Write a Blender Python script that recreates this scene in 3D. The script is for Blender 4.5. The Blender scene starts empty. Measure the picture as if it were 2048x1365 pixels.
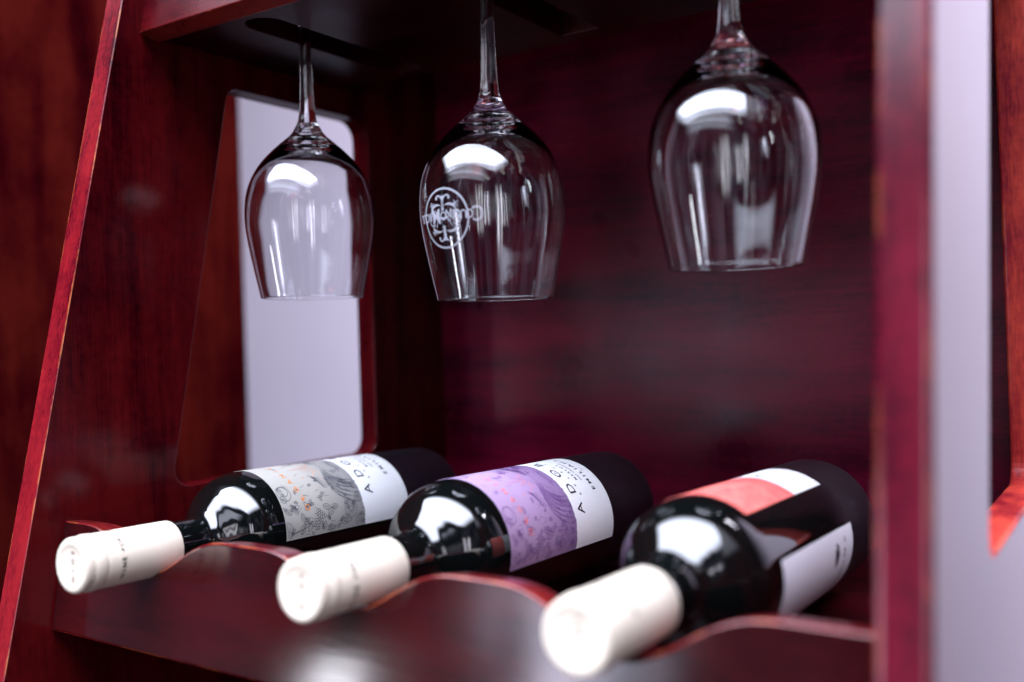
import bpy, bmesh, math, random
from math import sin, cos, pi, radians, sqrt, atan2
from mathutils import Vector, Matrix
random.seed(7)
S = bpy.context.scene
COL = S.collection
MM = 0.001
# ---------------------------------------------------------------- camera
F, YAW, PIT, ROL, CX, CY = 1950.29, .5855, -.0076, -.0294, 326.294, -475.652
fwd = Vector((-sin(YAW)*cos(PIT), cos(YAW)*cos(PIT), sin(PIT)))
rgt = Vector((cos(YAW), sin(YAW), 0)); upv = rgt.cross(fwd)
R2 = cos(ROL)*rgt + sin(ROL)*upv; U2 = -sin(ROL)*rgt + cos(ROL)*upv
cd = bpy.data.cameras.new('camera'); cam = bpy.data.objects.new('camera', cd); COL.objects.link(cam)
M = Matrix((R2, U2, -fwd)).transposed().to_4x4(); M.translation = Vector((CX*MM, CY*MM, 0)); cam.matrix_world = M
cd.sensor_width = 36; cd.lens = 36*F/2048; cd.clip_start = .01; cd.clip_end = 60
cd.dof.use_dof = True; cd.dof.focus_distance = .596; cd.dof.aperture_fstop = 2.8; cd.dof.aperture_blades = 9
S.camera = cam
S.view_settings.view_transform = 'Standard'; S.view_settings.look = 'None'; S.view_settings.exposure = 0.0; S.view_settings.gamma = 1
# ---------------------------------------------------------------- world + lamps
w = bpy.data.worlds.new('World'); S.world = w; w.use_nodes = True
bg = w.node_tree.nodes['Background']; bg.inputs[1].default_value = 1.0
# dim blurred room round the cabinet: soft upright light and dark shapes
_N = w.node_tree.nodes; _L = w.node_tree.links
_tc = _N.new('ShaderNodeTexCoord'); _mp = _N.new('ShaderNodeMapping'); _mp.inputs['Scale'].default_value = (5.5, 5.5, 1.3); _L.new(_tc.outputs['Generated'], _mp.inputs[0])
_nz = _N.new('ShaderNodeTexNoise'); _nz.inputs['Scale'].default_value = 1.3; _nz.inputs['Detail'].default_value = 4; _L.new(_mp.outputs[0], _nz.inputs[0])
_cr = _N.new('ShaderNodeValToRGB'); _e = _cr.color_ramp.elements; _e[0].position = .45; _e[0].color = (.006, .005, .010, 1); _e[1].position = .78; _e[1].color = (.25, .22, .32, 1); _L.new(_nz.outputs[0], _cr.inputs[0]); _L.new(_cr.outputs[0], bg.inputs[0])
def area(name, loc, target, sx, sy, power, col, soft=0., streak=0.):
    l = bpy.data.lights.new(name, 'AREA'); l.shape = 'RECTANGLE'; l.size = sx; l.size_y = sy; l.energy = power; l.color = col
    o = bpy.data.objects.new(name, l); COL.objects.link(o); o.location = loc
    o.rotation_euler = (Vector(target)-Vector(loc)).to_track_quat('-Z', 'Y').to_euler()
    if soft or streak:      # added lamp pattern: soft edges, and vertical streaks for the glasses to reflect
        l.use_nodes = True; N = l.node_tree.nodes; L = l.node_tree.links; em = N['Emission']
        g = N.new('ShaderNodeNewGeometry'); sp = N.new('ShaderNodeSeparateXYZ'); L.new(g.outputs['Parametric'], sp.inputs[0]); cur = None
        if soft:
            for i in (0, 1):
                m1 = N.new('ShaderNodeMath'); m1.operation = 'PINGPONG'; m1.inputs[1].default_value = .5; L.new(sp.outputs[i], m1.inputs[0])
                m2 = N.new('ShaderNodeMapRange'); m2.interpolation_type = 'SMOOTHSTEP'; m2.inputs[2].default_value = soft*.5; L.new(m1.outputs[0], m2.inputs[0])
                if cur is None: cur = m2.outputs[0]
                else: m3 = N.new('ShaderNodeMath'); m3.operation = 'MULTIPLY'; L.new(cur, m3.inputs[0]); L.new(m2.outputs[0], m3.inputs[1]); cur = m3.outputs[0]
        if streak:
            mp = N.new('ShaderNodeMapping'); mp.inputs['Scale'].default_value = (streak, .6, 1); L.new(g.outputs['Parametric'], mp.inputs[0])
            nz = N.new('ShaderNodeTexNoise'); nz.inputs['Scale'].default_value = 1; nz.inputs['Detail'].default_value = 3; L.new(mp.outputs[0], nz.inputs[0])
            mr = N.new('ShaderNodeMapRange'); mr.inputs[1].default_value = .42; mr.inputs[2].default_value = .62; mr.inputs[3].default_value = .06; mr.inputs[4].default_value = 1.6; L.new(nz.outputs[0], mr.inputs[0])
            if cur is None: cur = mr.outputs[0]
            else: m3 = N.new('ShaderNodeMath'); m3.operation = 'MULTIPLY'; L.new(cur, m3.inputs[0]); L.new(mr.outputs[0], m3.inputs[1]); cur = m3.outputs[0]
        L.new(cur, em.inputs['Strength'])
    return o
LIL = (.77, .82, 1.0)
def at_az(az, el, d): a, e = radians(az), radians(el); return (d*sin(a)*cos(e), -d*cos(a)*cos(e), d*sin(e))
area('overhead_window_lamp', (-.25, -1.0, 1.75), (-.25, -1.0, 0), 4.0, 1.8, 390, LIL, .35)
area('upper_window_lamp', (-.35, -2.1, 1.45), (0, 0, 0), 3.4, .6, 24, LIL, .5)
area('front_window_lamp', at_az(-24.5, -7, 2.1), (0, 0, 0), .58, .85, 14, (.80, .80, 1), .5, 3)
area('room_fill_lamp', at_az(17, 3, 2.2), (0, 0, 0), 2.3, 1.0, 5, (.88, .88, 1), .5, 5)  # unseen broad fill, added to brighten the glasses from the front
area('glass_strip_lamp', at_az(-39, -15, 2.1), (0, 0, 0), .12, .5, 2.6, (.92, .92, 1))
area('side_strip_lamp', at_az(44, 2, 1.5), (0, 0, 0), .30, 1.0, 6, (.88, .86, 1), .3, 4)
area('thin_strip_lamp', at_az(14, 4, 2.0), (0, 0, 0), .45, 1.2, 6.5, (.92, .90, 1), .3, 6)
area('wall_fill_lamp', (.6, .7, 2.4), (.4, 2.3, -.3), 3.6, .8, 265, (.90, .86, 1))  # unseen lamp added to brighten the wall
# ---------------------------------------------------------------- materials
def mat(name):
    m = bpy.data.materials.new(name); m.use_nodes = True; return m, m.node_tree.nodes, m.node_tree.links, m.node_tree.nodes['Principled BSDF']
def plain(name, col, rough=.5, **kw):
    m, N, L, B = mat(name); B.inputs['Base Color'].default_value = (*col, 1); B.inputs['Roughness'].default_value = rough
    for k, v in kw.items(): B.inputs[k.replace('_', ' ')].default_value = v
    return m
def ramp(N, stops):
    r = N.new('ShaderNodeValToRGB'); e = r.color_ramp.elements
    while len(e) < len(stops): e.new(.5)
    for a, (p, c) in zip(e, stops): a.position = p; a.color = (*c, 1)
    return r
def wood(name, axis, gain=1., coatr=.16, orange=0., coat=.8, worn=False, cior=1.5, blue=1.):
    m, N, L, B = mat(name)
    tc = N.new('ShaderNodeTexCoord'); mp = N.new('ShaderNodeMapping'); L.new(tc.outputs['Object'], mp.inputs[0])
    sc = [30, 30, 30]; sc[axis] = 3.0; mp.inputs['Scale'].default_value = sc
    n1 = N.new('ShaderNodeTexNoise'); n1.inputs['Scale'].default_value = 1.0; n1.inputs['Detail'].default_value = 7; n1.inputs['Roughness'].default_value = .62; n1.inputs['Distortion'].default_value = .2
    L.new(mp.outputs[0], n1.inputs[0])
    mp2 = N.new('ShaderNodeMapping'); L.new(tc.outputs['Object'], mp2.inputs[0])
    s2 = [900, 900, 900]; s2[axis] = 26; mp2.inputs['Scale'].default_value = s2
    n2 = N.new('ShaderNodeTexNoise'); n2.inputs['Scale'].default_value = 1; n2.inputs['Detail'].default_value = 3; L.new(mp2.outputs[0], n2.inputs[0])
    n3 = N.new('ShaderNodeTexNoise'); n3.inputs['Scale'].default_value = 13; n3.inputs['Detail'].default_value = 3; L.new(tc.outputs['Object'], n3.inputs[0])
    a = N.new('ShaderNodeMath'); a.operation = 'MULTIPLY_ADD'; a.inputs[1].default_value = .35; L.new(n2.outputs[0], a.inputs[0])
    b = N.new('ShaderNodeMath'); b.operation = 'MULTIPLY_ADD'; b.inputs[1].default_value = .5; b.inputs[2].default_value = -.22; L.new(n3.outputs[0], b.inputs[0]); L.new(b.outputs[0], a.inputs[2])
    c = N.new('ShaderNodeMath'); c.operation = 'ADD'; L.new(n1.outputs[0], c.inputs[0]); L.new(a.outputs[0], c.inputs[1])
    g = gain
    n5 = N.new('ShaderNodeTexNoise'); n5.inputs['Scale'].default_value = 170; n5.inputs['Detail'].default_value = 4; n5.inputs['Roughness'].default_value = .7; L.new(tc.outputs['Object'], n5.inputs[0])
    c2 = N.new('ShaderNodeMath'); c2.operation = 'MULTIPLY_ADD'; c2.inputs[1].default_value = .42; L.new(n5.outputs[0], c2.inputs[0])
    c3 = N.new('ShaderNodeMath'); c3.operation = 'MULTIPLY_ADD'; c3.inputs[1].default_value = 1.25; c3.inputs[2].default_value = -.36; L.new(c.outputs[0], c3.inputs[0]); L.new(c3.outputs[0], c2.inputs[2]); c = c2
    r = ramp(N, [(.34, (.012*g, .0003*g, .002*g*blue)), (.58, (.10*g, (.0012+.002*orange)*g, .0075*g*blue)), (.90, (.25*g, (.003+.02*orange)*g, .014*g*blue))])
    L.new(c.outputs[0], r.inputs[0]); L.new(r.outputs[0], B.inputs['Base Color'])
    if worn:   # lacquer rubbed off the arrises
        bv = N.new('ShaderNodeBevel'); bv.samples = 4; bv.inputs[0].default_value = .0016; ge = N.new('ShaderNodeNewGeometry')
        dt = N.new('ShaderNodeVectorMath'); dt.operation = 'DOT_PRODUCT'; L.new(bv.outputs[0], dt.inputs[0]); L.new(ge.outputs['Normal'], dt.inputs[1])
        ed = N.new('ShaderNodeMapRange'); ed.inputs[1].default_value = .985; ed.inputs[2].default_value = .93; L.new(dt.outputs['Value'], ed.inputs[0])
        nz = N.new('ShaderNodeTexNoise'); nz.inputs['Scale'].default_value = 45; nz.inputs['Detail'].default_value = 5; L.new(tc.outputs['Object'], nz.inputs[0])
        nr = N.new('ShaderNodeMapRange'); nr.inputs[1].default_value = .5; nr.inputs[2].default_value = .58; L.new(nz.outputs[0], nr.inputs[0])
        mu = N.new('ShaderNodeMath'); mu.operation = 'MULTIPLY'; L.new(ed.outputs[0], mu.inputs[0]); L.new(nr.outputs[0], mu.inputs[1])
        mxx = N.new('ShaderNodeMix'); mxx.data_type = 'RGBA'; mxx.inputs['B'].default_value = (.62, .17, .04, 1); L.new(r.outputs[0], mxx.inputs['A']); L.new(mu.outputs[0], mxx.inputs['Factor']); L.new(mxx.outputs['Result'], B.inputs['Base Color'])
    B.inputs['Roughness'].default_value = .42; B.inputs['Specular IOR Level'].default_value = .0
    B.inputs['Coat Weight'].default_value = coat; B.inputs['Coat IOR'].default_value = cior
    mr = N.new('ShaderNodeMapRange'); mr.inputs[3].default_value = coatr*.6; mr.inputs[4].default_value = coatr*1.7; L.new(n3.outputs[0], mr.inputs[0]); L.new(mr.outputs[0], B.inputs['Coat Roughness'])
    bp = N.new('ShaderNodeBump'); bp.inputs['Strength'].default_value = .25; bp.inputs['Distance'].default_value = .0004; L.new(a.outputs[0], bp.inputs['Height']); L.new(bp.outputs[0], B.inputs['Normal'])
    bp2 = N.new('ShaderNodeBump'); bp2.inputs['Strength'].default_value = .2; bp2.inputs['Distance'].default_value = .0006; L.new(n1.outputs[0], bp2.inputs['Height']); L.new(bp2.outputs[0], B.inputs['Coat Normal'])
    return m
W_SIDE = wood('mahogany_upright', 2, .31, .13, .4, .4, False, 1.5)
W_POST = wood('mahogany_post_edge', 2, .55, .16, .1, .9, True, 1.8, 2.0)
W_OUTER = wood('mahogany_outer', 2, .36, .07, .3, 1.0, False, 1.6)
W_EDGE = wood('mahogany_lit_worn_edge', 2, 1.0, .2, .3, .9, True, 1.75)  # same wood coloured brighter for light on the front edges; arrises worn
W_BACK = wood('mahogany_back', 0, .70, .27, 0, .62, False, 1.5, 2.7)
W_RAIL = wood('mahogany_rail', 0, .15, .10, .2, 1.0, False, 1.75)
W_REDGE = wood('mahogany_lit_rail_edge', 0, .8, .2, .8, 1.0, True)  # rail and apron wood, edge highlights put into the colour; arrises worn
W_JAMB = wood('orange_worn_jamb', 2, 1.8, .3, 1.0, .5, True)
W_APRON = wood('mahogany_apron', 0, .36, .2, .3, .8)
W_SHELF = wood('mahogany_shelf', 0, .12, .3, 0, .5)
W_NEIGH = wood('orange_mahogany', 2, .2, .4, .9, .0)
def glassm():
    m = bpy.data.materials.new('clear_glass'); m.use_nodes = True; N = m.node_tree.nodes; L = m.node_tree.links; N.clear()
    o = N.new('ShaderNodeOutputMaterial'); g = N.new('ShaderNodeBsdfGlass'); g.inputs['IOR'].default_value = 1.62; g.inputs['Roughness'].default_value = 0; g.inputs['Color'].default_value = (.985, .99, .995, 1)
    L.new(g.outputs[0], o.inputs[0]); return m
GLASS = glassm()
def bottlem():
    m, N, L, B = mat('dark_bottle_glass')
    tc = N.new('ShaderNodeTexCoord'); sp = N.new('ShaderNodeSeparateXYZ'); L.new(tc.outputs['Object'], sp.inputs[0])
    B.inputs['Base Color'].default_value = (.0022, .0030, .0030, 1); B.inputs['Roughness'].default_value = .035; B.inputs['IOR'].default_value = 1.75
    # dust: fine specks everywhere, a dry film on the upper side
    v = N.new('ShaderNodeTexVoronoi'); v.inputs['Scale'].default_value = 620; L.new(tc.outputs['Object'], v.inputs[0])
    n = N.new('ShaderNodeTexNoise'); n.inputs['Scale'].default_value = 22; n.inputs['Detail'].default_value = 4; L.new(tc.outputs['Object'], n.inputs[0])
    lt = N.new('ShaderNodeMath'); lt.operation = 'LESS_THAN'; L.new(v.outputs['Distance'], lt.inputs[0])
    th = N.new('ShaderNodeMapRange'); th.inputs[1].default_value = .46; th.inputs[2].default_value = .8; th.inputs[3].default_value = 0; th.inputs[4].default_value = .24; L.new(n.outputs[0], th.inputs[0]); L.new(th.outputs[0], lt.inputs[1])
    film = N.new('ShaderNodeMapRange'); film.inputs[1].default_value = .20; film.inputs[2].default_value = .24; film.inputs[3].default_value = 0; film.inputs[4].default_value = 1; L.new(sp.outputs[1], film.inputs[0])
    mixc = N.new('ShaderNodeMix'); mixc.data_type = 'RGBA'; mixc.inputs['A'].default_value = (.0022, .003, .003, 1); mixc.inputs['B'].default_value = (.005, .003, .007, 1); L.new(film.outputs[0], mixc.inputs['Factor'])
    mix2 = N.new('ShaderNodeMix'); mix2.data_type = 'RGBA'; mix2.inputs['B'].default_value = (.25, .23, .28, 1); L.new(mixc.outputs['Result'], mix2.inputs['A']); L.new(lt.outputs[0], mix2.inputs['Factor']); L.new(mix2.outputs['Result'], B.inputs['Base Color'])
    rr = N.new('ShaderNodeMapRange'); rr.inputs[3].default_value = .05; rr.inputs[4].default_value = .36; L.new(film.outputs[0], rr.inputs[0]); L.new(rr.outputs[0], B.inputs['Roughness'])
    return m
BOTTLE = bottlem()
def capm():
    m, N, L, B = mat('cream_capsule'); B.inputs['Base Color'].default_value = (.80, .71, .57, 1); B.inputs['Roughness'].default_value = .38
    tc = N.new('ShaderNodeTexCoord'); n = N.new('ShaderNodeTexNoise'); n.inputs['Scale'].default_value = 60; L.new(tc.outputs['Object'], n.inputs[0])
    b = N.new('ShaderNodeBump'); b.inputs['Strength'].default_value = .25; b.inputs['Distance'].default_value = .0006; L.new(n.outputs[0], b.inputs['Height']); L.new(b.outputs[0], B.inputs['Normal']); return m
CAP = capm()
def paper(name, c1, c2, white=(.75, .76, .77), split=.1845, dark=0.5):
    m, N, L, B = mat(name); tc = N.new('ShaderNodeTexCoord'); sp = N.new('ShaderNodeSeparateXYZ'); L.new(tc.outputs['Object'], sp.inputs[0])
    n = N.new('ShaderNodeTexNoise'); n.inputs['Scale'].default_value = 900; n.inputs['Detail'].default_value = 3; L.new(tc.outputs['Object'], n.inputs[0])
    n4 = N.new('ShaderNodeTexNoise'); n4.inputs['Scale'].default_value = 480; n4.inputs['Detail'].default_value = 2; L.new(tc.outputs['Object'], n4.inputs[0])
    ad = N.new('ShaderNodeMath'); ad.operation = 'MULTIPLY_ADD'; ad.inputs[1].default_value = .0022; L.new(n4.outputs[0], ad.inputs[0]); L.new(sp.outputs[1], ad.inputs[2])
    gt = N.new('ShaderNodeMath'); gt.operation = 'GREATER_THAN'; gt.inputs[1].default_value = split+.0011; L.new(ad.outputs[0], gt.inputs[0])
    gr = N.new('ShaderNodeMapRange'); gr.inputs[1].default_value = .145; gr.inputs[2].default_value = .188; L.new(sp.outputs[1], gr.inputs[0])
    n2 = N.new('ShaderNodeTexNoise'); n2.inputs['Scale'].default_value = 90; n2.inputs['Detail'].default_value = 6; L.new(tc.outputs['Object'], n2.inputs[0])
    mm = N.new('ShaderNodeMath'); mm.operation = 'MULTIPLY'; L.new(gr.outputs[0], mm.inputs[0]); mm.inputs[1].default_value = 1
    x1 = N.new('ShaderNodeMix'); x1.data_type = 'RGBA'; x1.inputs['A'].default_value = (*c1, 1); x1.inputs['B'].default_value = (*c2, 1); L.new(mm.outputs[0], x1.inputs['Factor'])
    x2 = N.new('ShaderNodeMix'); x2.data_type = 'RGBA'; x2.inputs['B'].default_value = (*white, 1); L.new(x1.outputs['Result'], x2.inputs['A']); L.new(gt.outputs[0], x2.inputs['Factor'])
    L.new(x2.outputs['Result'], B.inputs['Base Color']); B.inputs['Roughness'].default_value = .6
    b = N.new('ShaderNodeBump'); b.inputs['Strength'].default_value = .35; b.inputs['Distance'].default_value = .00025; L.new(n.outputs[0], b.inputs['Height']); L.new(b.outputs[0], B.inputs['Normal']); return m
P_GREY = paper('grey_label_paper', (.35, .335, .30), (.22, .215, .215))
P_PURP = paper('purple_label_paper', (.37, .25, .41), (.20, .12, .26))
P_RED = paper('coral_label_paper', (.85, .17, .14), (.80, .14, .13))
P_BACK = paper('white_label_paper', (.72, .70, .76), (.74, .72, .78), (.74, .72, .78))
INK = plain('black_ink', (.012, .008, .016), .6)
INKG = plain('grey_line_ink', (.045, .045, .065), .6)
INKP = plain('violet_line_ink', (.12, .05, .19), .6)
BROWN = plain('brown_ink', (.16, .07, .06), .6)
ORAN = plain('orange_foil', (.85, .30, .10), .35, Metallic=.3)
ROSE = plain('rose_foil', (.85, .22, .22), .4, Metallic=.2)
def frostm():
    m, N, L, B = mat('etched_frost'); B.inputs['Base Color'].default_value = (.80, .80, .92, 1); B.inputs['Roughness'].default_value = .9
    t = N.new('ShaderNodeBsdfTransparent'); x = N.new('ShaderNodeMixShader'); x.inputs[0].default_value = .34
    L.new(t.outputs[0], x.inputs[1]); L.new(B.outputs[0], x.inputs[2]); L.new(x.outputs[0], N['Material Output'].inputs[0]); return m
FROST = frostm()
def wallm():
    m, N, L, B = mat('lilac_plaster'); tc = N.new('ShaderNodeTexCoord'); n = N.new('ShaderNodeTexNoise'); n.inputs['Scale'].default_value = 1.2; n.inputs['Detail'].default_value = 4; L.new(tc.outputs['Object'], n.inputs[0])
    r = ramp(N, [(.3, (.52, .48, .56)), (.7, (.60, .56, .64))]); L.new(n.outputs[0], r.inputs[0]); L.new(r.outputs[0], B.inputs['Base Color']); B.inputs['Roughness'].default_value = .85; return m
WALL = wallm()
# ---------------------------------------------------------------- helpers
def link(name, me, m, parent=None):
    o = bpy.data.objects.new(name, me); COL.objects.link(o)
    if m: me.materials.clear(); me.materials.append(m)
    if parent: o.parent = parent
    return o
def thing(name, label, cat, loc=(0, 0, 0), rot=(0, 0, 0), group=None):
    o = bpy.data.objects.new(name, None); COL.objects.link(o); o.location = [v*MM for v in loc]; o.rotation_euler = rot
    o['label'] = label; o['category'] = cat; o.empty_display_size = .02
    if group: o['group'] = group
    return o
def smooth(me, v=True):
    for p in me.polygons: p.use_smooth = v
def plate(name, outline, holes, thick, to3d, m, parent, bevel=1.2, edge=None, etest=None):
    """flat board: 2-D outline (mm) with holes, thickness along the third axis; to3d = 4x4 from (a,b,c) mm to m"""
    cu = bpy.data.curves.new('tmp', 'CURVE'); cu.dimensions = '2D'; cu.fill_mode = 'BOTH'
    for pts in [outline]+holes:
        sp = cu.splines.new('POLY'); sp.points.add(len(pts)-1); sp.use_cyclic_u = True
        for q, p in zip(sp.points, pts): q.co = (p[0], p[1], 0, 1)
    cu.extrude = thick/2-bevel; cu.bevel_depth = bevel; cu.bevel_resolution = 3; cu.offset = -bevel
    t = bpy.data.objects.new('tmp', cu); COL.objects.link(t)
    bpy.context.view_layer.update()
    me = bpy.data.meshes.new_from_object(t.evaluated_get(bpy.context.evaluated_depsgraph_get()))
    bpy.data.objects.remove(t); bpy.data.curves.remove(cu)
    me.transform(to3d); me.update()
    if to3d.to_3x3().determinant() < 0: me.flip_normals()
    o = link(name, me, m, parent); me.name = name
    cn = (to3d.to_3x3() @ Vector((0, 0, 1))).normalized()
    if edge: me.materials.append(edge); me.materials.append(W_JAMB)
    for p in me.polygons:
        p.use_smooth = False
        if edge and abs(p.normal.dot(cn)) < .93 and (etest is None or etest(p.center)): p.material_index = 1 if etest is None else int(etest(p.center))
    return o
def rounded(pts, rad, n=7):
    """round polygon corners; rad list"""
    out = []; k = len(pts)
    for i, p in enumerate(pts):
        r = rad[i] if isinstance(rad, (list, tuple)) else rad
        P = Vector(p).to_2d(); A = Vector(pts[i-1]).to_2d(); B = Vector(pts[(i+1) % k]).to_2d()
        if r <= 0: out.append((P.x, P.y)); continue
        a = (A-P).normalized(); b = (B-P).normalized(); ang = a.angle(b); t = r/math.tan(ang/2)
        c = P+(a+b).normalized()*(r/sin(ang/2)); s = P+a*t; e = P+b*t
        a0 = atan2(s.y-c.y, s.x-c.x); a1 = atan2(e.y-c.y, e.x-c.x); d = (a1-a0+pi) % (2*pi)-pi
        for j in range(n+1): out.append((c.x+r*cos(a0+d*j/n), c.y+r*sin(a0+d*j/n)))
    return out
def mx(a, b, c, o=(0, 0, 0)):   # columns = images of plate axes a,b,c (mm -> m)
    m = Matrix((Vector(a), Vector(b), Vector(c))).transposed().to_4x4()*1.0
    m = Matrix.Scale(MM, 4) @ m; m.translation = Vector(o)*MM; return m
# ---------------------------------------------------------------- setting: wall behind
def quad_grid(name, pts, m, kind='structure'):
    me = bpy.data.meshes.new(name); me.from_pydata([[v*MM for v in p] for p in pts], [], [(0, 1, 2, 3)]); o = link(name, me, m); o['kind'] = kind; o['label'] = 'pale lilac plaster wall blurred behind the cabinet'; return o
wall = quad_grid('wall', [(-5500, 2400, -1500), (4500, 2400, -1500), (4500, 2400, 2600), (-5500, 2400, 2600)], WALL)
# neighbouring rack seen past the left upright
nb = thing('wooden_panel', 'blurred orange red wooden upright panel standing to the left behind the cabinet', 'panel', (-700, 0, 0))
plate('panel_board', [(-420, -430), (415, -430), (415, 620), (-420, 620)], [], 20, mx((0, 1, 0), (0, 0, 1), (1, 0, 0)), W_NEIGH, nb, 2)
# ---------------------------------------------------------------- cabinet
cab = thing('wine_cabinet', 'dark red mahogany wine cabinet with slotted glass shelf above a scalloped bottle rail', 'cabinet')
XL, XR, TH = -231, 249, 18
yf = lambda z: -82-(224-z)*.222
out = [(yf(-430), -430), (255, -430), (255, 430), (yf(430), 430)]
hole = rounded([(2-(175+98)*.196-4, -98), (152, -98), (152, 184), (3, 184)], [12, 14, 16, 12])
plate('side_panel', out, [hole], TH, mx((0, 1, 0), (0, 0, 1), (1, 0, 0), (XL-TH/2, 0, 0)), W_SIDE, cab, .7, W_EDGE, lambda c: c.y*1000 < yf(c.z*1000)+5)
yr = lambda z: -144.5-(0-z)*.125+(-.3)
out = [(yr(-430), -430), (255, -430), (255, 430), (yr(430), 430)]
hole = rounded([(-38, -99), (190, -99), (160, 200), (14, 200)], [12, 13, 16, 12])
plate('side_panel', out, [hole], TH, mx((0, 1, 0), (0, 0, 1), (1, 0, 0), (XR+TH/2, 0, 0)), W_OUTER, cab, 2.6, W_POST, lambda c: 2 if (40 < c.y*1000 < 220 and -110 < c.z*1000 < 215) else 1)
plate('back_panel', [(XL+.3, -429), (XR-.3, -429), (XR-.3, 429), (XL+.3, 429)], [], 7, mx((1, 0, 0), (0, 0, 1), (0, -1, 0), (0, 250.5, 0)), W_BACK, cab, .3)
# slotted shelf
def slot(x):
    hw = 14; y0, y1 = -45+hw, 112; P = []
    for j in range(13): a = pi+pi*j/12; P.append((x+hw*cos(a), y0+hw*sin(a)))
    P += [(x+hw, y1), (x-hw, y1)]; return P
plate('slotted_shelf', [(XL+.2, -53), (XR-.2, -53), (XR-.2, 126), (XL+.2, 126)], [slot(-152), slot(0), slot(147)], 18, mx((1, 0, 0), (0, 1, 0), (0, 0, 1), (0, 0, 214)), W_SHELF, cab, .8)
ta = math.atan(.2)
plate('front_apron', [(XL+.2, 0), (XR-.2, 0), (XR-.2, 87), (XL+.2, 87)], [], 16, mx((1, 0, 0), (0, sin(ta), cos(ta)), (0, -cos(ta), sin(ta)), (0, -62, 204.6)), W_APRON, cab, .7, W_REDGE)
plate('top_board', [(XL+.2, -38), (XR-.2, -38), (XR-.2, 246), (XL+.2, 246)], [], 18, mx((1, 0, 0), (0, 1, 0), (0, 0, 1), (0, 0, 300)), W_SHELF, cab, .8)
plate('shelf_board', [(XL+.2, -112), (XR-.2, -112), (XR-.2, 246), (XL+.2, 246)], [], 16, mx((1, 0, 0), (0, 1, 0), (0, 0, 1), (0, 0, -168)), W_SHELF, cab, .8)
plate('bottom_board', [(XL+.2, -200), (XR-.2, -200), (XR-.2, 246), (XL+.2, 246)], [], 18, mx((1, 0, 0), (0, 1, 0), (0, 0, 1), (0, 0, -415)), W_SHELF, cab, .8)
# scalloped rail (tilted like the uprights)
BX = (-147.07, 4.5, 148.9)
def railtop(x):
    z = 3.0
    for b in BX:
        d = abs(x-b)
        if d < 68: z -= 22.5*(.5+.5*cos(pi*d/68))**1.6
    return z
xs = [XL+.3+(XR-XL-.6)*i/160 for i in range(161)]
top = [(x, railtop(x)) for x in reversed(xs)]
tr = math.atan(.165)
plate('bottle_rail', [(XL+.3, -62), (XR-.3, -62)]+top, [], 18, mx((1, 0, 0), (0, sin(tr), cos(tr)), (0, -cos(tr), sin(tr)), (0, -126, -110)), W_RAIL, cab, 1.6, W_REDGE)
# ---------------------------------------------------------------- lathe along +Y (bottles) / +Z (glasses)
def lathe(prof, axis='Y', n=96, sharp=(), close=False):
    """prof: list of (h, r) in mm. normals computed from the profile (smoothed)."""
    V = []; Fc = []; NN = []
    k = len(prof)
    tang = []
    for i in range(k):
        a = prof[max(i-1, 0)]; b = prof[min(i+1, k-1)]
        tang.append((b[0]-a[0], b[1]-a[1]))
    for i, (h, r) in enumerate(prof):
        th_, tr_ = tang[i]; nh, nr = -tr_, th_; l = sqrt(nh*nh+nr*nr) or 1; nh /= l; nr /= l
        for j in range(n):
            a = 2*pi*j/n; s, c = sin(a), cos(a)
            rr = max(r, 1e-3)
            if axis == 'Y': V.append((rr*s*MM, h*MM, rr*c*MM)); NN.append((nr*s, nh, nr*c))
            else: V.append((rr*s*MM, rr*c*MM, h*MM)); NN.append((nr*s, nr*c, nh))
    for i in range(k-1):
        for j in range(n):
            a, b = i*n+j, i*n+(j+1) % n; q = (a, b, b+n, a+n)
            Fc.append(q if axis == 'Y' else q[::-1])
    me = bpy.data.meshes.new('lathe'); me.from_pydata(V, [], Fc); smooth(me); me.update()
    # make face winding agree with the profile normals
    if me.polygons[len(me.polygons)//2].normal.dot(Vector(NN[me.polygons[len(me.polygons)//2].vertices[0]])) < 0: me.flip_normals()
    return me, NN
def resample(P, step=1.0):
    """Catmull-Rom through profile points"""
    out = []
    for i in range(len(P)-1):
        p0 = P[max(i-1, 0)]; p1 = P[i]; p2 = P[i+1]; p3 = P[min(i+2, len(P)-1)]
        d = sqrt((p2[0]-p1[0])**2+(p2[1]-p1[1])**2); n = max(2, int(d/step))
        t0 = [0]
        def dist(a, b): return max(((a[0]-b[0])**2+(a[1]-b[1])**2)**.25, 1e-6)
        a1, a2, a3 = dist(p0, p1), dist(p1, p2), dist(p2, p3)
        for s in range(n):
            t = s/n; q = []
            for c in (0, 1):
                m1 = (p2[c]-p1[c]) + a2*((p1[c]-p0[c])/a1-(p2[c]-p0[c])/(a1+a2)) if p0 != p1 else (p2[c]-p1[c])
                m2 = (p2[c]-p1[c]) + a2*((p3[c]-p2[c])/a3-(p3[c]-p1[c])/(a2+a3)) if p3 != p2 else (p2[c]-p1[c])
                h00 = 2*t**3-3*t**2+1; h10 = t**3-2*t**2+t; h01 = -2*t**3+3*t**2; h11 = t**3-t**2
                q.append(h00*p1[c]+h10*m1+h01*p2[c]+h11*m2)
            out.append(tuple(q))
    out.append(P[-1]); return out
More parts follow.
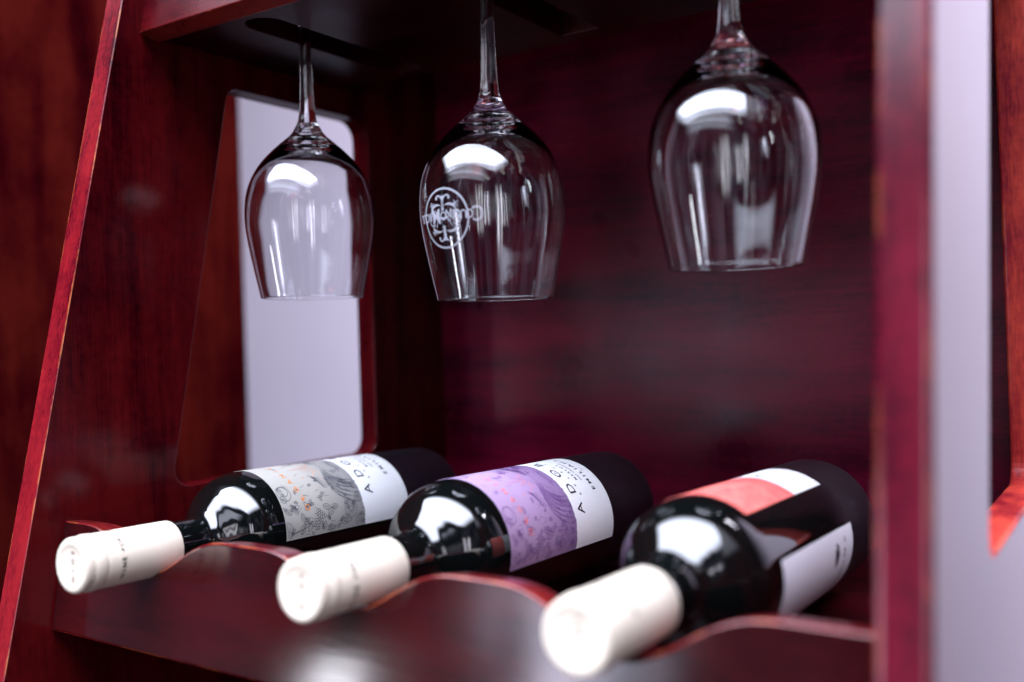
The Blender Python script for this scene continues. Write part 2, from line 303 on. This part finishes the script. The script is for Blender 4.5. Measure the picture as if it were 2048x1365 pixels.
# ---------------------------------------------------------------- flat print wrapped on surfaces
def text_mesh(txt, size, ext=0.0, offset=0.0):
    cu = bpy.data.curves.new('t', 'FONT'); cu.body = txt; cu.size = size; cu.align_x = 'CENTER'; cu.align_y = 'CENTER'; cu.resolution_u = 3; cu.offset = offset
    t = bpy.data.objects.new('t', cu); COL.objects.link(t); bpy.context.view_layer.update()
    me = bpy.data.meshes.new_from_object(t.evaluated_get(bpy.context.evaluated_depsgraph_get()))
    bpy.data.objects.remove(t); bpy.data.curves.remove(cu)
    bm = bmesh.new(); bm.from_mesh(me); bpy.data.meshes.remove(me)
    bmesh.ops.triangulate(bm, faces=bm.faces)
    vs = [(v.co.x, v.co.y) for v in bm.verts]; fs = [tuple(v.index for v in f.verts) for f in bm.faces]; bm.free()
    if vs:
        my = (max(v[1] for v in vs)+min(v[1] for v in vs))/2; mxx = (max(v[0] for v in vs)+min(v[0] for v in vs))/2
        vs = [(x-mxx, y-my) for x, y in vs]
    return vs, fs
class Print:
    k = 1.0
    """collects flat shapes in (p,q) mm label coordinates: p to the right, q up when the bottle stands"""
    def __init__(s): s.V = []; s.F = []
    def add(s, vs, fs, cx=0, cy=0, rot=0, sx=1, sy=1):
        b = len(s.V); c, n = cos(rot), sin(rot)
        s.V += [(cx+(x*sx)*c-(y*sy)*n, cy+(x*sx)*n+(y*sy)*c) for x, y in vs]; s.F += [tuple(i+b for i in f) for f in fs]
    def text(s, t, size, cx, cy, rot=0, sx=1, off=0.): s.add(*text_mesh(t, size, offset=off), cx, cy, rot, sx)
    def line(s, pts, wd=.25, taper=False, closed=False):
        n = len(pts); b = len(s.V)
        for i, (x, y) in enumerate(pts):
            a = pts[(i-1) % n if closed else max(i-1, 0)]; c = pts[(i+1) % n if closed else min(i+1, n-1)]
            dx, dy = c[0]-a[0], c[1]-a[1]; l = sqrt(dx*dx+dy*dy) or 1; w = wd/2*s.k
            if taper: w *= max(.25, sin(pi*(i+.3)/(n-.4)))
            s.V += [(x-dy/l*w, y+dx/l*w), (x+dy/l*w, y-dx/l*w)]
        for i in range(n if closed else n-1): k = (i+1) % n; s.F.append((b+2*i, b+2*i+1, b+2*k+1, b+2*k))
    def build(s, name, m, parent, fn, keep=None):
        me = bpy.data.meshes.new(name); Fs = s.F
        if keep: Fs = [f for f in Fs if all(keep(*s.V[i]) for i in f)]
        me.from_pydata([fn(x, y) for x, y in s.V], [], Fs)
        bm = bmesh.new(); bm.from_mesh(me); loose = [v for v in bm.verts if not v.link_faces]; bmesh.ops.delete(bm, geom=loose, context='VERTS'); bm.to_mesh(me); bm.free()
        return link(name, me, m, parent)
def bez(a, b, c, d, n=14):
    return [tuple((1-t)**3*a[k]+3*(1-t)**2*t*b[k]+3*(1-t)*t*t*c[k]+t**3*d[k] for k in (0, 1)) for t in [i/n for i in range(n+1)]]
def leaf(P, x, y, a, L, wd=.22):
    c, s = cos(a), sin(a); f = lambda u, v: (x+u*c-v*s, y+u*s+v*c)
    P.line([f(*q) for q in bez((0, 0), (L*.3, L*.42), (L*.75, L*.3), (L, 0), 9)], wd); P.line([f(*q) for q in bez((0, 0), (L*.3, -L*.42), (L*.75, -L*.3), (L, 0), 9)], wd)
    P.line([f(0, 0), f(L*.9, 0)], wd*.8)
    for k in (.25, .42, .6):
        P.line([f(L*k, 0), f(L*(k+.16), L*.2)], wd*.6); P.line([f(L*k, 0), f(L*(k+.16), -L*.2)], wd*.6)
def ring(P, x, y, r, wd=.22, n=12): P.line([(x+r*cos(2*pi*i/n), y+r*sin(2*pi*i/n)) for i in range(n)], wd, closed=True)
def grapes(P, x, y, a, s=1.0):
    c, q = cos(a), sin(a)
    for row, k in enumerate((3, 4, 3, 2, 1)):
        for i in range(k):
            u, v = row*1.75*s, (i-(k-1)/2)*2.0*s; ring(P, x+u*c-v*q, y+u*q+v*c, .98*s, .2, 10)
    P.line([(x-c*3*s, y-q*3*s), (x, y)], .3)
def flower(P, x, y, r, k=14, wd=.22):
    ring(P, x, y, r*.22, wd, 8)
    pts = []
    for i in range(k*4):
        a = 2*pi*i/(k*4); rr = r*(1-.18*abs(((i % 4)-2)/2.)); pts.append((x+rr*cos(a), y+rr*sin(a)))
    P.line(pts, wd, closed=True)
    for i in range(k): a = 2*pi*i/k; P.line([(x+r*.28*cos(a), y+r*.28*sin(a)), (x+r*.8*cos(a), y+r*.8*sin(a))], wd*.7)
def thistle(P, x, y, a, s):
    for i in range(13): b = a-1.0+2.0*i/12; P.line([(x+1.2*s*cos(b), y+1.2*s*sin(b)), (x+4.4*s*cos(b)*(1+.1*(i % 2)), y+4.4*s*sin(b)*(1+.1*(i % 2)))], .3, True)
    ring(P, x, y, 1.2*s, .25, 9)
def artwork(P, rnd):
    """line drawing, p = -49..49, q = 0 (neck side) .. -70 (white band)"""
    for sg in (1, -1):
        # sweeping nested plume lines
        for i in range(17):
            t = i/16; a = (sg*(3+3*t), -50-3*t); d = (sg*(34-18*t+2*sin(i*2.1)), -69.5+1.0*t)
            b = (sg*(13+9*(1-t)), -40-9*t); c = (sg*(31-14*t), -47-14*t)
            P.line(bez(a, b, c, d, 20), .26, True)
        for i in range(9):
            t = i/8; P.line(bez((sg*(7+t*2), -53-t*8), (sg*(15+2*t), -50-7*t), (sg*(23-3*t), -58-5*t), (sg*(25-6*t), -69), 12), .2, True)
        flower(P, sg*37, -57, 6.2, 16); flower(P, sg*46, -65, 5, 13); flower(P, sg*30, -66, 3.6, 10)
        leaf(P, sg*41, -48, -1.2 if sg > 0 else -1.9, 9); leaf(P, sg*33, -52, -1.9 if sg > 0 else -1.2, 7); leaf(P, sg*46, -52, 2.2 if sg > 0 else .9, 7)
        grapes(P, sg*43, -24, -1.9 if sg > 0 else -1.2, .95); grapes(P, sg*36.5, -27, -1.3 if sg > 0 else -1.8, .9); grapes(P, sg*47, -36, -1.4, .8)
        P.line(bez((sg*49, -1), (sg*42, -8), (sg*47, -14), (sg*40, -22), 16), .35); P.line(bez((sg*49, -12), (sg*40, -14), (sg*39, -20), (sg*44, -22), 12), .3)
        for (x, y, a, L) in ((45, -5, 2.6, 8), (47, -12, 3.6, 7), (40, -15, 3.0, 6), (38, -20, 1.0, 6), (32, -33, 5.0, 7), (38, -36, 4.2, 7), (46, -18, -2.6, 7), (47, -31, 3.5, 6), (34, -40, 4.6, 6)):
            leaf(P, sg*x, y, a if sg > 0 else pi-a, L)
        thistle(P, sg*30, -12, 1.0 if sg > 0 else 2.1, 1.1); thistle(P, sg*29, -19, -.6 if sg > 0 else 3.7, .95)
        leaf(P, sg*34, -6, 2.2 if sg > 0 else .9, 6); ring(P, sg*20, -6, 5.2, .3, 20); ring(P, sg*18.6, -6, 3.6, .25, 18); flower(P, sg*24, -3.5, 2.6, 8)
        for i in range(10): P.line(bez((sg*(8+i*.9), -34-i*.5), (sg*(10+i), -37-i*.4), (sg*(12+i), -38), (sg*(11+i), -42-i*.3), 6), .3, True)
        for i in range(9): a = 3.5+i*.25; P.line([(sg*4+2*cos(a), -61+2*sin(a)), (sg*4+6*cos(a), -61+5*sin(a))], .2)
    for k in range(150):
        sg = rnd.choice((1, -1)); x = sg*rnd.uniform(16 if k % 3 else 2, 49); y = -rnd.uniform(1, 69)
        if rnd.random() < .5: leaf(P, x, y, rnd.uniform(0, 6.3), rnd.uniform(2.5, 5), .18)
        else: P.line(bez((x, y), (x+rnd.uniform(-3, 3), y+2), (x+rnd.uniform(-3, 3), y-3), (x+rnd.uniform(-4, 4), y-4), 7), .18, True)
    P.line(bez((-10, -58), (-4, -50), (4, -50), (10, -58), 14), .3); P.line(bez((-6, -66), (-3, -60), (3, -60), (6, -66), 14), .3)
RB = 37.2
def cyl_fn(center_deg, u0, r):
    # p (right when upright, i.e. bottle standing neck up) / q (up = towards neck) -> local coordinates; theta measured from +Z towards +X
    def f(p, q):
        th = radians(center_deg)-p/RB; u = u0-q
        return (r*sin(th)*MM, u*MM, r*cos(th)*MM)
    return f
def patch(name, th0, th1, u0, u1, r, m, parent, thick=.16):
    n = 40; V = []; Fc = []
    for rr in (r, r-thick):
        for u in (u0, u1):
            for i in range(n+1):
                th = radians(th0+(th1-th0)*i/n); V.append((rr*sin(th)*MM, u*MM, rr*cos(th)*MM))
    k = n+1
    for i in range(n):
        a = i; Fc.append((a, a+1, a+1+k, a+k)); b = 2*k+i; Fc.append((b, b+k, b+k+1, b+1))
        Fc.append((i, i+2*k, i+1+2*k, i+1)); Fc.append((k+i, k+i+1, k+i+1+2*k, k+i+2*k))
    Fc.append((0, k, 3*k, 2*k)); Fc.append((n, n+2*k, n+3*k, n+k))
    me = bpy.data.meshes.new(name); me.from_pydata(V, [], Fc); me.update(); bm = bmesh.new(); bm.from_mesh(me); bmesh.ops.recalc_face_normals(bm, faces=bm.faces); bm.to_mesh(me); bm.free(); smooth(me)
    me.set_sharp_from_angle(angle=radians(40)) if hasattr(me, 'set_sharp_from_angle') else None
    return link(name, me, m, parent)
body_prof = resample([(57, 13.6), (66, 13.7), (76, 13.9), (80, 14.8), (83.5, 17.2), (87, 21.5), (91, 26.6), (96, 31.4), (102, 34.9), (108, 36.7), (114, 37.2)], 1.0)[:-1] + [(114, 37.2), (160, 37.2), (220, 37.2), (284, 37.2)] + resample([(287, 37.1), (291, 36.0), (294, 33.6), (295.6, 30)], .7) + [(295.2, 26), (288, 16), (280, 6), (278, .01)]
cap_prof = [(.55, .01), (.55, 8.6), (.42, 9.8), (.12, 10.8), (0, 11.4), (0, 12.6), (.15, 13.4), (.6, 14.1), (1.3, 14.5), (2.6, 14.65), (4.4, 14.5), (5.2, 14.35), (6.0, 14.75), (7.0, 15.05), (9.0, 15.15), (11.0, 15.05), (12.1, 14.75), (12.7, 14.35), (13.3, 14.6), (14.2, 14.72), (30, 14.8), (45, 14.85), (59.0, 14.9), (59.4, 14.75), (59.4, 13.6)]
BPIT = -0.0288
def bottle(loc, cdeg, paper_m, ink, foil, label, parts, seed):
    rnd = random.Random(seed)
    t = thing('wine_bottle', label, 'wine bottle', loc, (BPIT, 0, 0), 'wine bottles lying on the cabinet rail')
    me, _ = lathe(body_prof, 'Y', 128); link('bottle_glass', me, BOTTLE, t)
    cme, _ = lathe(cap_prof, 'Y', 96); cap = link('screw_cap', cme, CAP, t)
    # seam of the capsule sleeve
    V = []; Fc = []
    for i in range(13):
        th = radians(104+i*2.5)
        for u in (13.6, 59.3): V.append((14.98*sin(th)*MM, u*MM, 14.98*cos(th)*MM))
    Fc = [(2*i, 2*i+1, 2*i+3, 2*i+2) for i in range(12)]
    sm = bpy.data.meshes.new('seam'); sm.from_pydata(V, [], Fc); link('sleeve_seam', sm, CAP, cap)
    P = Print(); r = 15.02
    def capf(p, q): th = radians(cdeg+45)-p/15; return (r*sin(th)*MM, (21.5-q)*MM, r*cos(th)*MM)
    sp = 15*radians(12.5)
    for i, ch in enumerate('WINE'): P.text(ch, 3.7, -(4.6-i)*sp*1.0, 0, off=.09)
    for i, ch in enumerate('ORGANIC'): P.text(ch, 3.7, (i+.9)*sp, 0, off=.06)
    P.line([(-.9, -.9), (-.5, 0), (0.1, .5), (.8, .9)], 1.1, True)
    P.build('cap_lettering', INK, cap, capf)
    P = Print()
    for i, ch in enumerate('WINE'): P.text(ch, 3.6, (i-1.5)*4.7, 0, off=.12)
    P.build('end_lettering', BROWN, cap, lambda p, q: (q*MM*.9+.0012, .00045, p*MM))
    if 'front' in parts:
        L0, L1 = 115.4, 229.6
        fl = patch('front_label', cdeg-75.5, cdeg+75.5, L0, L1, RB+.2, paper_m, t)
        P = Print(); P.k = 1.25; artwork(P, rnd); P.build('label_drawing', ink, fl, cyl_fn(cdeg, L0, RB+.25), keep=lambda x, y: abs(x) < 48.9 and -69.2 < y < -.3)
        P = Print()
        for i, ch in enumerate('ORGANIC'):
            a = (i-5.1)*.2+.05; P.text(ch, 5.4, -17*-a*1.0*1.9-8+8, -15.8-10*(cos(a*1.0)-1)*-1*1.0, -a*.9, off=.08)
        for i in range(11):
            a = pi/2+(i-5)*.21; P.line([(5.5*cos(a)*1.3, -50+5.5*sin(a)*1.2), ((13+7*(i % 2))*cos(a)*1.3, -50+(13+7*(i % 2))*sin(a)*1.2)], .3)
        P.build('foil_lettering', foil, fl, cyl_fn(cdeg, L0, RB+.3), keep=lambda x, y: abs(x) < 48.9)
        P = Print(); sp = RB*radians(20.3)
        for i, ch in enumerate('ADOBE'): P.text(ch, 9.6, (i-2)*sp, -77.6, sx=1.1, off=.06)
        ring(P, 0, -77.6, .7, .45, 8)
        for i, ch in enumerate('RESERVA'): P.text(ch, 3.2, (i-3)*RB*radians(9.1), -84.4)
        P.text('M E R L O T', 3.3, 0, -90.8, off=.04); P.text('VINO  ORGANICO', 2.3, 0, -95.6, off=.02); P.text('E M I L I A N A', 4.6, 0, -102.2, 0, 1.2, off=.10)
        P.text('2012', 1.6, 0, -107.6)
        P.build('label_lettering', INK, fl, cyl_fn(cdeg, L0, RB+.3))
    if 'back' in parts:
        bc = 139.0; bl = patch('back_label', bc-64, bc+64, 121, 236, RB+.2, P_BACK, t)
        P = Print(); f = cyl_fn(bc, 121, RB+.3)
        P.add([(0, 0)]+[(6.0*cos(a)*(1+.12*sin(5*a)), 3.6*sin(a)*(1+.15*sin(7*a))) for a in [2*pi*i/24 for i in range(24)]], [(0, i+1, (i+1) % 24+1) for i in range(24)], 29, -85)
        P.build('label_emblem', INK, bl, f)
        P = Print(); x = 36      # small print too blurred in the photograph to read: broken strokes
        while x > -30:
            if rnd.random() < .84: P.line([(x, -99+rnd.uniform(-1.6, -.9)), (x+rnd.uniform(-.4, .4), -99+rnd.uniform(.9, 1.8))], .7)
            x -= rnd.uniform(.9, 1.7)
        for k in range(6):
            x = 14-k*1.5
            while x > -44: wl = rnd.uniform(2, 6); P.line([(x, -20-k*4.2), (x-wl, -20-k*4.2)], .35); x -= wl+1.2
        o = P.build('small_print', INKG, bl, f); o['kind'] = 'stuff'
    return t
bottle((-147.07, -182.69, -114.09), 18.6, P_GREY, INKG, ORAN, 'leftmost wine bottle, with grey illustrated label and the farthest cream screw cap', ('front',), 1)
bottle((4.5, -168.24, -112.09), 28.6, P_PURP, INKP, ROSE, 'middle wine bottle, with purple illustrated label', ('front',), 2)
bottle((148.9, -172.73, -110.33), -38.9, P_RED, plain('red_line_ink', (.62, .10, .10), .6), ROSE, 'rightmost wine bottle, with coral red label turned away and white back label', ('front', 'back'), 3)
# ---------------------------------------------------------------- hanging glasses (rim down)
def glass(x, y, zr, label, etched=False):
    t = thing('wine_glass', label, 'wine glass', (x, y, zr), (0, 0, 0), 'stemmed wine glasses hanging upside down from the shelf')
    fz = 223.2-zr
    inner = [(105.0, .01), (104.8, 4), (103.6, 9), (101.4, 14.5), (98, 20), (93, 26.3), (87.5, 31.8), (80, 36.7), (70, 40.3), (60, 41.85), (50, 42.05), (38, 40.6), (22, 37.7), (8, 34.9), (.6, 33.25)]
    rim = [(.25, 33.28), (.06, 33.42), (-.05, 33.62), (-.08, 33.8), (-.04, 34.0), (.08, 34.16), (.26, 34.24)]
    outer = [(.5, 34.25), (8, 35.8), (22, 38.7), (38, 41.7), (50, 43.1), (60, 43.1), (70, 41.9), (78, 39.4), (86, 35.2), (93, 30.0), (99, 24.3), (105, 17.6), (109.5, 12.4), (112.6, 9.9), (115, 8.7)]
    P1 = resample(inner, 1.6)+rim+resample(outer, 1.6)
    stem = resample([(115, 8.7), (117, 7.4), (120, 6.35), (126, 5.45), (135, 4.8), (150, 4.25), (fz-18, 3.9), (fz-9, 4.3), (fz-4.5, 6)], 1.2)
    foot = resample([(fz-4.5, 6), (fz-2.6, 10), (fz-1.2, 18), (fz-.3, 27), (fz+.2, 34.6), (fz+.8, 35.2), (fz+1.3, 34.6)], 1.2)+[(fz+1.6, 20), (fz+1.9, 8), (fz+2, .01)]
    full = P1[:-1]+stem[:-1]+foot
    me_all, NN = lathe(full, 'Z', 128)
    i1 = len(P1)-1; i2 = i1+len(stem)-1
    for name, a, b in (('bowl', 0, i1), ('stem', i1, i2), ('foot', i2, len(full)-1)):
        me, _ = lathe(full[a:b+1], 'Z', 128)
        N = NN[a*128:(b+1)*128]
        me.normals_split_custom_set_from_vertices([Vector(v).normalized() if Vector(v).length > 0 else Vector((0, 0, 1)) for v in N])
        o = link(name, me, GLASS, t)
        if name == 'bowl': bowl = o
    if etched:
        def rad(h):
            for a, b in zip(outer, outer[1:]):
                if a[0] <= h <= b[0]: return a[1]+(b[1]-a[1])*(h-a[0])/(b[0]-a[0])
            return 43
        oo = resample(outer, 1.0)
        def rad(h):
            for a, b in zip(oo, oo[1:]):
                if a[0] <= h <= b[0]: return a[1]+(b[1]-a[1])*(h-a[0])/(b[0]-a[0])
            return 43
        az0 = atan2(CX-x, -(CY-y))+radians(-40.5); hc = 65.5-zr
        def f(p, q):  # glass is upside down: right -> smaller azimuth, up -> down
            az = az0-p/42.6; h = hc-q; r = rad(h)+.06
            return (r*sin(az)*MM, -r*cos(az)*MM, h*MM)
        P = Print(); ring(P, 0, 0, 16.4, 1.15, 64)
        
        for ch, p, sz in zip('COUSI\u00d1OMACUL', (-22, -17.2, -13.6, -10.2, -7.4, -4.2, -.2, 5.6, 10.6, 14.4, 18.2, 21.6), (12, 7, 7, 7, 7, 7.4, 7, 12, 7, 7, 7, 7)): P.text(ch, sz, p, -1.2, sx=.82, off=.12)
        for sg in (1, -1):
            P.line([(0, sg*4.2), (0, sg*12.5)], 1.9)
            for s2 in (1, -1):
                P.line(bez((0, sg*9.5), (s2*1.5, sg*13), (s2*4, sg*13.5), (s2*5, sg*11.2), 10), .9); ring(P, s2*4.6, sg*11.0, .5, .6, 8)
                P.line(bez((s2*1.2, sg*6.8), (s2*5, sg*8.5), (s2*8.5, sg*7.0), (s2*9.5, sg*3.6), 12), 1.5, True)
                for k in range(5): a = k*1.256; P.line([(s2*8.6, sg*7.4), (s2*8.6+2.2*cos(a), sg*7.4+2.2*sin(a))], .9, True)
                P.line(bez((s2*11.5, 0), (s2*12.5, sg*3), (s2*9, sg*4.6), (s2*7, sg*3.3), 10), .7)
        P.line(bez((-6, 5), (-2, -7), (2, 7), (6, -5), 12), .5); P.line(bez((6, 5), (2, -7), (-2, 7), (-6, -5), 12), .5)
        P.build('etched_emblem', FROST, bowl, f)
    return t
glass(-152.63, 3.15, 28.35, 'wine glass hanging upside down leftmost, in front of the pale cutout opening')
glass(0, 0, 20.56, 'wine glass hanging upside down in the middle, with frosted etched emblem on its bowl', True)
glass(147.22, 3.3, 30.65, 'largest looking wine glass hanging upside down rightmost, nearest the right upright')
S.cycles.max_bounces = 16; S.cycles.transmission_bounces = 14; S.cycles.glossy_bounces = 8; S.cycles.transparent_max_bounces = 16
